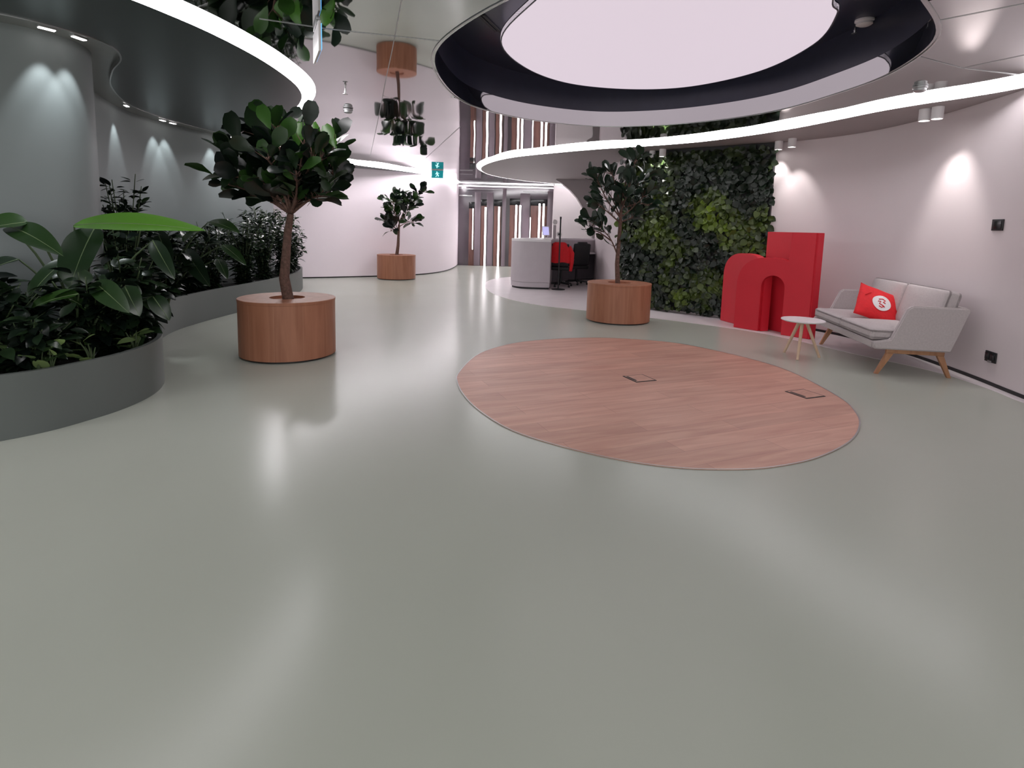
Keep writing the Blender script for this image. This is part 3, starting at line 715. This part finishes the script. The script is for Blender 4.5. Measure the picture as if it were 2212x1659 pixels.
big_plant(-4.3, 6.9, 'shiny wide-leaved plant in the middle of the bed', [
    (450, 480, 515, 500, (6.9, 6.6), .2, .35, .5, 0, -.5, .8), (400, 540, 450, 615, (6.8, 6.4), .25, .1, .4, .2, -.9, .4), (480, 530, 530, 570, (6.9, 6.6), .16, .3, .5, 0, -.6, .8),
    (340, 500, 370, 570, (6.5, 6.2), .24, .1, .4, .2, -.9, .4), (430, 500, 395, 520, (6.9, 6.7), .18, .25, .5, -.2, -.6, .8), (470, 560, 490, 600, (6.8, 6.5), .15, .2, .5, .2, -.6, .8)])
SH = [  # px, py at bed soil -> x,y ; (x, y, label, h, spread, stems, leaves, L, w, mat, droop)
 (-3.10, 3.55, 'low dark shrub at the front left of the bed', .38, .22, 9, 12, .13, .5, 'bush', .5),
 (-3.45, 3.65, 'dense dark shrub under the huge paddle leaves', .55, .30, 11, 12, .15, .5, 'bush', .5),
 (-2.95, 4.35, 'dark shrub at the rounded tip of the bed', .48, .16, 11, 12, .13, .55, 'bush', .6),
 (-3.15, 4.55, 'tall dark shrub right behind the bed tip', .80, .22, 12, 13, .15, .55, 'bush', .5),
 (-3.05, 4.05, 'dark bushy plant in the middle of the front bed', .62, .20, 11, 12, .14, .55, 'bush', .5),
 (-3.55, 5.15, 'glossy shrub beside the big column base', .95, .20, 12, 13, .14, .45, 'bush', .5),
 (-3.85, 5.62, 'upright shrub with small pale leaves climbing beside the column', 1.45, .20, 9, 18, .11, .42, 'bush', .3),
 (-4.15, 6.05, 'tall open shrub with small leaves right of the column', 1.15, .26, 10, 16, .12, .42, 'bush', .3),
 (-4.0, 6.45, 'dark shrub leaning over the inner bend of the bed', .70, .20, 10, 14, .15, .5, 'bush', .5),
 (-4.55, 7.0, 'dark shrub against the left wall in the bend', .95, .28, 11, 14, .15, .5, 'bush', .5),
 (-4.35, 7.55, 'glossy mid-height shrub along the bed, past the bend', .80, .26, 11, 14, .15, .5, 'bush', .5),
 (-4.45, 8.3, 'round dense shrub behind the first tree, left part', 1.0, .30, 14, 16, .13, .4, 'bush', .5),
 (-4.3, 9.0, 'round dense shrub behind the first tree, middle part', 1.15, .28, 15, 18, .12, .35, 'bush', .5),
 (-4.35, 9.8, 'tall shrub seen left of the first tree trunk', 1.25, .26, 13, 18, .13, .35, 'bush', .5),
 (-4.3, 10.6, 'shrub with hanging leaves seen right of the first tree trunk', 1.25, .25, 13, 20, .14, .3, 'bush', .9),
 (-4.5, 11.4, 'last shrub at the far end of the bed', .9, .26, 10, 14, .13, .4, 'bush', .5),
 (-3.75, 4.2, 'dark shrub close to the column at the left picture edge', .6, .3, 10, 12, .15, .5, 'bush', .5),
 (-3.7, 3.35, 'dark shrub at the left picture edge of the bed', .6, .25, 10, 12, .15, .5, 'bush', .5)]
for k, s in enumerate(SH):
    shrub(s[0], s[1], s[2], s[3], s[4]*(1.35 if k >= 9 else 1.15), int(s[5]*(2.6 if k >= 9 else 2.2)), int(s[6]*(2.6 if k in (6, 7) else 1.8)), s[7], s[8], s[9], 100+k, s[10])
VG = [(215, 775, 'variegated plant at the bed rim, hanging over the front left edge', 31, 6), (30, 770, 'variegated plant at the bed rim at the left picture edge', 32, 5), (290, 745, 'variegated plant at the bed rim near the rounded tip', 33, 5), (80, 795, 'light green plant drooping over the front rim', 35, 6)]
for px, py, lab, sd, n in VG:
    p = at(px, py, .40); q = Vector(min(BEDF, key=lambda c: (Vector(c)-Vector(p[:2])).length)); p = Vector((q.x, q.y, 0))+(Vector((-4.0, 4.4, 0))-Vector((q.x, q.y, 0))).normalized()*.10
    shrub(p.x, p.y, lab, .17, .07, 5, 3, .14, .48, 'varieg', sd, .55, tintp=1, z0=.34, zlo=.15)

# ------------------------------------------------------------------ living green wall
def curve_len(C):
    s = [0]
    for a, b in zip(C[:-1], C[1:]): s.append(s[-1]+(Vector(b)-Vector(a)).length)
    return s
GA = [p for p in WR if 8.54 <= p[1] <= 10.45 and p[0] < 3.86]
gs = curve_len(GA); GL = gs[-1]
def gpt(u):
    t = u*GL
    for i in range(len(gs)-1):
        if t <= gs[i+1]+1e-9:
            f = (t-gs[i])/(gs[i+1]-gs[i]); a, b = Vector(GA[i]), Vector(GA[i+1]); d = (b-a).normalized(); n = Vector((-d.y, d.x))
            if n.dot(-a) < 0: n = -n
            return a+(b-a)*f, n
gw = empty('green_wall', (GA[len(GA)//2][0], GA[len(GA)//2][1], 0), 'tall living green wall of ivy leaves between the right tree and red letters', 'green wall')
sgn = 1 if norms(GA)[3].dot(-Vector(GA[3])) > 0 else -1
wallstrip('backing', GA, .04, CAN-.005, sgn*.05, M['black'], gw, world=True)
V = []; Fc = []; T = []
r = random.Random(21)
for k in range(5200):
    u, z = r.random(), .07+r.random()*(CAN-.12); p, n = gpt(u)
    n3 = Vector((n.x, n.y, 0)); dz = r.uniform(.03, .14); q = Vector((p.x, p.y, z))+n3*dz
    side = Vector((n.y, -n.x, 0))*r.uniform(-1, 1)
    d = (side+Vector((0, 0, r.uniform(-1.1, .25)))+n3*r.uniform(.0, .5)).normalized()
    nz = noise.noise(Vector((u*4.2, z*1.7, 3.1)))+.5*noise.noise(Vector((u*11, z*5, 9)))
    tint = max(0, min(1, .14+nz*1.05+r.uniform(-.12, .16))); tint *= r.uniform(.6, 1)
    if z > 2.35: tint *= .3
    L = r.uniform(.07, .13)
    if z+L > CAN-.02: z -= L
    leaf_into(V, Fc, T, q, d, n3+rdir(r, -.3, .8)*.55, L, L*r.uniform(.7, .95), tint, 4, r.uniform(.1, .6), 'ovate', .15)
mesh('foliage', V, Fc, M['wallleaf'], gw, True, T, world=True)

# ------------------------------------------------------------------ red letter sculpture
def arch_prof(w, h, r_, hole=None, n=14):
    P = [(0, 0)]
    for k in range(n+1):
        a = math.pi-math.pi*k/n; P.append((w/2+w/2*math.cos(a), h-r_+r_*math.sin(a)))
    P.append((w, 0))
    if hole:
        a0, a1, hh = hole; rr = (a1-a0)/2
        P.append((a1, 0))
        for k in range(n+1):
            a = math.pi*k/n; P.append(((a0+a1)/2+rr*math.cos(a), hh-rr+rr*math.sin(a)))
        P.append((a0, 0))
    return P
def slab(name, A, Bp, prof, th, mat, parent, z0=.004):
    A = Vector(A); d = (Vector(Bp)-A).normalized(); n = Vector((d.y, -d.x))
    if n.dot(-A) > 0: n = -n        # thickness away from the viewer side
    bm = bmesh.new()
    a = [bm.verts.new((A.x+d.x*u, A.y+d.y*u, z0+v)) for u, v in prof]
    b = [bm.verts.new((A.x+d.x*u+n.x*th, A.y+d.y*u+n.y*th, z0+v)) for u, v in prof]
    bm.faces.new(a); bm.faces.new(b[::-1])
    for i in range(len(prof)): j = (i+1) % len(prof); bm.faces.new((a[i], a[j], b[j], b[i]))
    bmesh.ops.recalc_face_normals(bm, faces=bm.faces)
    bmesh.ops.bevel(bm, geom=[e for e in bm.edges if len(e.link_faces) == 2 and e.calc_face_angle() > .9], offset=.004, segments=2, affect='EDGES')
    return frombm(name, bm, mat, parent, world=True)
rs = empty('letter_sculpture', (3.5, 7.9, 0), 'large red letter sculpture standing between the green wall and the sofa', 'sculpture')
def sq(w, h, r_, u0, u1, e=2.5, n=22):
    out = []
    for k in range(n+1):
        a = math.pi-math.pi*k/n; c, s_ = math.cos(a), math.sin(a)
        x = w/2+w/2*math.copysign(abs(c)**(2/e), c); z = h-r_+r_*abs(s_)**(2/e)
        if u0-1e-6 <= x <= u1+1e-6: out.append((x, z))
    return out
ap = sq(.94, 1.03, .44, 0, .71)
hole = [(.68, 0)]+[((.36+.68)/2+.16*math.cos(math.pi*k/14), .63+.16*math.sin(math.pi*k/14)) for k in range(15)]+[(.36, 0)]
slab('front_arch', (3.21, 8.06), (3.87, 7.27), [(0, 0)]+ap+[(.72, 1.379), (1.03, 1.379), (1.03, 0)]+hole, .12, M['red'], rs)
slab('back_arch', (3.25, 8.70), (3.44, 7.95), [(0, 0)]+sq(.95, 1.06, .36, 0, .95)+[(.95, 0)], .12, M['red'], rs)
slab('tall_slab', (3.61, 8.10), (3.885, 7.25), [(0, 0), (0, 1.38), (.89, 1.38), (.89, 0)], .10, M['red'], rs)

# ------------------------------------------------------------------ sofa
so = Vector((3.64, 5.47, 0)); sang = math.atan2(6.95-5.47, 3.86-3.64)-.01
sofa = empty('sofa', so, 'light grey two-seat sofa with wooden legs against the right wall', 'sofa', None, sang)
# local x = length away from camera; local y: depth is toward -y (to the wall), so depth d -> y=-d
def sprof(name, prof, x0, x1, mat, parent, bev=.012):
    bm = bmesh.new(); a = [bm.verts.new((x0, -u, v)) for u, v in prof]; b = [bm.verts.new((x1, -u, v)) for u, v in prof]
    bm.faces.new(a); bm.faces.new(b[::-1])
    for i in range(len(prof)): j = (i+1) % len(prof); bm.faces.new((a[i], a[j], b[j], b[i]))
    bmesh.ops.recalc_face_normals(bm, faces=bm.faces)
    bmesh.ops.bevel(bm, geom=[e for e in bm.edges if e.calc_face_angle() > .6], offset=bev, segments=3, affect='EDGES')
    o = frombm(name, bm, mat, parent, True); o.data.set_sharp_from_angle(angle=.8); return o
arm = [(-.08, .265), (-.085, .335), (.065, .365), (.185, .665), (.225, .70), (.715, .70), (.735, .68), (.60, .265)]
for x0, x1 in ((-.05, .0), (1.55, 1.60)): sprof('armrest', arm, x0, x1, M['sofa'], sofa)
sprof('seat_base', [(-.08, .265), (-.085, .335), (.60, .345), (.60, .265)], .0, 1.55, M['sofa'], sofa, .008)
sprof('back_frame', [(.56, .30), (.62, .30), (.735, .70), (.68, .70)], .0, 1.55, M['sofa'], sofa)
for k in range(2):
    x0 = .005+k*.772
    rbox('seat_cushion', (.765, .62, .115), M['sofa'], sofa, (x0+.384, -.215, .400), (0, 0, 0), bev=.035, seg=4, puff=.018)
    rbox('back_cushion', (.765, .15, .44), M['sofa'], sofa, (x0+.384, -.565, .635), (math.radians(14), 0, 0), bev=.04, seg=4, puff=.02)
    if False: rbox('cushion_seam', (.008, .012, .40), M['metal'] if False else M['sofa'], sofa, (x0+.384, -.478, .64), (math.radians(14), 0, 0), bev=.003)
def leg(name, pts, w, th, mat, parent):
    V = []; Fc = []
    for (x, yv, z, ww, tt) in pts: V += [(x-tt/2, yv-ww/2, z), (x+tt/2, yv-ww/2, z), (x+tt/2, yv+ww/2, z), (x-tt/2, yv+ww/2, z)]
    for i in range(len(pts)-1):
        q = i*4
        for k in range(4): Fc.append((q+k, q+(k+1) % 4, q+4+(k+1) % 4, q+4+k))
    Fc.append((3, 2, 1, 0)); q = (len(pts)-1)*4; Fc.append((q, q+1, q+2, q+3))
    return mesh(name, V, Fc, mat, parent)
for x in (.04, 1.50):
    leg('leg', [(x, -.0, .001, .032, .03), (x, -.105, .215, .06, .036)], 0, 0, M['sofawood'], sofa)
    leg('leg', [(x, -.655, .001, .032, .03), (x, -.555, .215, .06, .036)], 0, 0, M['sofawood'], sofa)
    rbox('leg_rail', (.036, .52, .045), M['sofawood'], sofa, (x, -.33, .2375), bev=.006)
# red cushion leaning on the sofa
def pillow():
    o = empty('throw_pillow', Vector((0, 0, 0)), 'crumpled red cushion with round white emblem lying on the grey sofa', 'cushion')
    n = 18; V = []; Fc = []; sx = .21
    for side in (1, -1):
        for i in range(n+1):
            for j in range(n+1):
                u, v = i/n*2-1, j/n*2-1
                pin = 1-.10*(1-u*u)*(1 if True else 0)*abs(v)**2
                x = sx*u*(1-.08*(1-v*v))*(1-.14*max(0, v)); zz = sx*v*(1-.08*(1-u*u))
                t = .075*((1-u*u)*(1-v*v))**.55*side
                t += .008*math.sin(6*u+3*v)*(1-u*u)*(1-v*v)
                V.append((x, -t, zz))
    N1 = (n+1)**2
    for s in (0, 1):
        for i in range(n):
            for j in range(n):
                a = s*N1+i*(n+1)+j; f = (a, a+n+1, a+n+2, a+1); Fc.append(f if s == 0 else f[::-1])
    bm = bmesh.new(); vs = [bm.verts.new(v) for v in V]
    for f in Fc: bm.faces.new([vs[i] for i in f])
    bmesh.ops.remove_doubles(bm, verts=bm.verts, dist=.001)
    frombm('cover', bm, M['redfab'], o, True)
    def surf(x, z):
        u = max(-1, min(1, x/sx)); v = max(-1, min(1, z/sx)); return -(.075*((1-u*u)*(1-v*v))**.55+.008*math.sin(6*u+3*v)*(1-u*u)*(1-v*v))-.004
    V = [(.0, surf(0, -.02), -.02)]; Fc = []
    for rg in range(1, 6):
        for k in range(28):
            a = 2*math.pi*k/28; x, z = .085*rg/5*math.cos(a), -.02+.085*rg/5*math.sin(a); V.append((x, surf(x, z), z))
    for k in range(28): Fc.append((0, 1+k, 1+(k+1) % 28))
    for rg in range(4):
        for k in range(28): Fc.append((1+rg*28+k, 1+(rg+1)*28+k, 1+(rg+1)*28+(k+1) % 28, 1+rg*28+(k+1) % 28))
    mesh('emblem', V, Fc, M['white'], o, True)
    def stroke(pts):
        P = [Vector((x, surf(x, z)-.002, z)) for x, z in pts]; VV = []; FF = []; tube_data(VV, FF, P, .0045, 6); mesh('emblem_stroke', VV, FF, M['redfab'], o, True)
    stroke([(-.03, .015), (0, .025), (.025, .01), (.01, -.01), (.03, -.02)])
    stroke([(-.035, -.01), (-.01, -.005), (-.02, -.035), (.01, -.045), (.03, -.06)])
    stroke([(-.02, -.06), (.005, -.07), (.02, -.055)])
    stroke([(-.15, .02), (-.12, .06), (-.10, .07)])
    return o
pl = pillow()
mw = Matrix.Translation(so) @ Matrix.Rotation(sang, 4, 'Z')
loc = mw @ Vector((.83, -.30, .60))
pl.location = loc; pl.rotation_euler = (math.radians(-40), math.radians(20), sang-math.pi/2-.05)
pl.scale = (1.15, 1.1, 1.1)

# ------------------------------------------------------------------ side table
tc = Vector((3.235, 6.20, 0))
tb = empty('side_table', tc, 'small round white side table on three wooden legs left of the sofa', 'table')
lathe('tabletop', [(0, .402), (.20, .402), (.222, .412), (.224, .418), (.22, .424), (0, .424)], M['white'], tb, seg=64)
for f in ((3.16, 6.41), (3.12, 6.02), (3.44, 6.17)):
    d = Vector((f[0]-tc.x, f[1]-tc.y, 0)); tp = d*.18
    tube('leg', [(d.x, d.y, .001), (tp.x, tp.y, .402)], [.014, .019], M['lightwood'], tb, 10)
lathe('hub', [(0, .375), (.045, .375), (.055, .402), (0, .402)], M['lightwood'], tb, seg=20)

# ------------------------------------------------------------------ reception desk
dk = empty('reception_desk', (.9, 14.0, 0), 'curved grey reception desk with white counter top', 'desk')
outl = cat(V2((.82, 12.43), (.45, 12.42), (.16, 12.50), (-.0, 12.72), (-.04, 13.0), (.05, 13.5), (.35, 14.2), (.9, 15.1), (1.5, 15.75), (2.25, 16.1)), 6)
inl = cat(V2((2.25, 15.55), (1.75, 15.25), (1.3, 14.75), (1.05, 14.2), (.93, 13.4), (.83, 12.50)), 6)
def inset(P, w):
    c = P; return offset(c, w, True)
O = outl+inl
prism('body', inset(O, -.0), .155, 1.05, M['desk'], dk, world=True)
prism('plinth', inset(O, -.006), .045, .15, M['desk'], dk, world=True)
prism('toe_kick', inset(O, -.03) if norms(O, True)[3].dot(Vector((0, 1))) < 0 else inset(O, .03), .001, .045, M['black'], dk, world=True)
prism('counter_top', inset(O, -.0), 1.052, 1.10, M['white'], dk, world=True)
wi_ = [p for p in inl if p[1] > 14.0]
wt = wi_+offset(wi_, .42 if norms(inl)[3].dot(Vector((1, -1))) > 0 else -.55)[::-1]
wt = [p for p in wt]
prism('worktop', wt[:], .70, .735, M['white'], dk, world=True)
WP = [p for p in inl if p[1] > 13.6]; WPo = offset(WP, .12 if norms(inl)[3].dot(Vector((1, -1))) > 0 else -.12)
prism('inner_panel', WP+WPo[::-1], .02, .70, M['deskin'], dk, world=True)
def tree_copy(o, parent=None):
    c = o.copy(); COL.objects.link(c); c.parent = parent
    for ch in o.children: tree_copy(ch, c)
    return c
def office_chair(x, y, rz, lab):
    o = empty('office_chair', (x, y, 0), lab, 'chair', 'office chairs behind the reception desk', rz)
    for k in range(5):
        a = 2*math.pi*k/5; c, s = math.cos(a), math.sin(a)
        l = tube('base_arm', [(0.02*c, .02*s, .10), (.30*c, .30*s, .075)], [.024, .016], M['black'], o, 8)
        lathe('caster', [(0, 0), (.022, .004), (.03, .03), (.022, .055), (0, .06)], M['black'], l, (.30*c, .30*s, .001), 12)
    tube('gas_post', [(0, 0, .09), (0, 0, .42)], [.03, .022], M['black'], o)
    rbox('seat', (.50, .48, .09), M['black'], o, (0, 0, .47), bev=.03, puff=.015)
    rbox('backrest', (.46, .07, .56), M['black'], o, (0, .25, .80), (math.radians(-8), 0, 0), bev=.03, puff=.02)
    rbox('headrest', (.28, .06, .15), M['black'], o, (0, .285, 1.05), (math.radians(-10), 0, 0), bev=.025)
    for sx in (-1, 1):
        tube('arm_post', [(sx*.25, .05, .47), (sx*.28, .05, .62), (sx*.28, 0.02, .67)], .015, M['black'], o, 8)
        rbox('arm_pad', (.07, .24, .03), M['black'], o, (sx*.28, 0, .685), bev=.012)
    return o
o1 = office_chair(1.13, 13.2, math.radians(165), 'black office chair with a red jacket hung over its back')
o2 = office_chair(1.56, 13.85, math.radians(200), 'black office chair with headrest, right of the red jacket')
for ch in o1.children:
    if ch.name.startswith('headrest'): bpy.data.objects.remove(ch); break
jk = empty('jacket', (1.13, 13.2, 0), 'bright red jacket draped over the left office chair', 'jacket', None, math.radians(165))
V = []; Fc = []; n = 20; m_ = 14
for j in range(m_+1):
    v = j/m_
    for i in range(n):
        a = 2*math.pi*i/n; z = 1.12-.50*v
        rx = .265*(.45+.55*min(1, v*3)**.6)+.01*math.sin(5*a+v*6); ry = .06+.045*min(1, v*2)+.012*math.sin(3*a+v*9)
        V.append((rx*math.cos(a), .255+.03*(1-v)+ry*math.sin(a), z+.015*math.sin(4*a)*v))
for j in range(m_):
    for i in range(n): q = j*n; Fc.append((q+i, q+(i+1) % n, q+n+(i+1) % n, q+n+i))
Fc.append(tuple(range(n)))
mesh('body', V, Fc, M['redfab'], jk, True)
for sx in (-1, 1): tube('sleeve', [(sx*.22, .24, 1.02), (sx*.30, .25, .85), (sx*.30, .24, .62), (sx*.27, .2, .42)], [.05, .06, .05, .04], M['redfab'], jk, 10)
st = empty('pole_stand', (1.02, 12.5, 0), 'thin black pole stand in front of the reception desk', 'stand')
lathe('base', [(0, .001), (.15, .001), (.15, .015), (.03, .03), (0, .03)], M['black'], st)
tube('pole', [(0, 0, .02), (0, 0, 1.58)], .016, M['black'], st)
tube('clip', [(0, 0, 1.56), (.0, -.02, 1.6)], .02, M['black'], st)
for o_ in (o1, o2, jk): o_.scale = (.93, .93, .93)
# tablet on the counter
td = empty('tablet', (.72, 12.85, 1.10), 'white tablet on a small stand on the reception counter', 'tablet', None, .25)
rbox('screen_body', (.17, .014, .22), M['white'], td, (0, 0, .19), (math.radians(-18), 0, math.radians(0)), bev=.006)
rbox('screen', (.145, .003, .19), M['screen'], td, (0, -.0085, .19), (math.radians(-18), 0, 0), bev=.001)
tube('stand_neck', [(0, .06, .01), (0, .04, .15)], .012, M['white'], td)
lathe('stand_foot', [(0, .001), (.06, .001), (.06, .01), (0, .012)], M['white'], td, (0, .04, 0), 24)
cd = empty('camera_post', (.985, 13.75, 1.10), 'white round-headed device on a post at the reception counter', 'device')
rbox('post', (.07, .03, .33), M['desk'], cd, (0, 0, .166), bev=.008)
lathe('head', [(0, -.02), (.055, -.02), (.06, 0), (.055, .02), (0, .02)], M['white'], cd, (0, 0, 0), 28)
hd = [c for c in cd.children if c.name.startswith('head')][0]; hd.rotation_euler = (math.pi/2, 0, 0); hd.location = (0, 0, .40)
ck = empty('desk_clock', (1.13, 14.15, 1.10), 'small round white device with dark centre on the counter', 'device', None, 0)
lathe('rim', [(0, -.015), (.06, -.015), (.062, 0), (.06, .015), (0, .015)], M['white'], ck, seg=28)
lathe('centre', [(0, .0155), (.028, .0155), (.028, .02), (0, .02)], M['black'], ck, seg=20)
for c in ck.children: c.rotation_euler = (math.pi/2, 0, 0); c.location = (0, 0, .11)
tube('foot', [(0, 0, .001), (0, 0, .055)], [.03, .012], M['white'], ck)
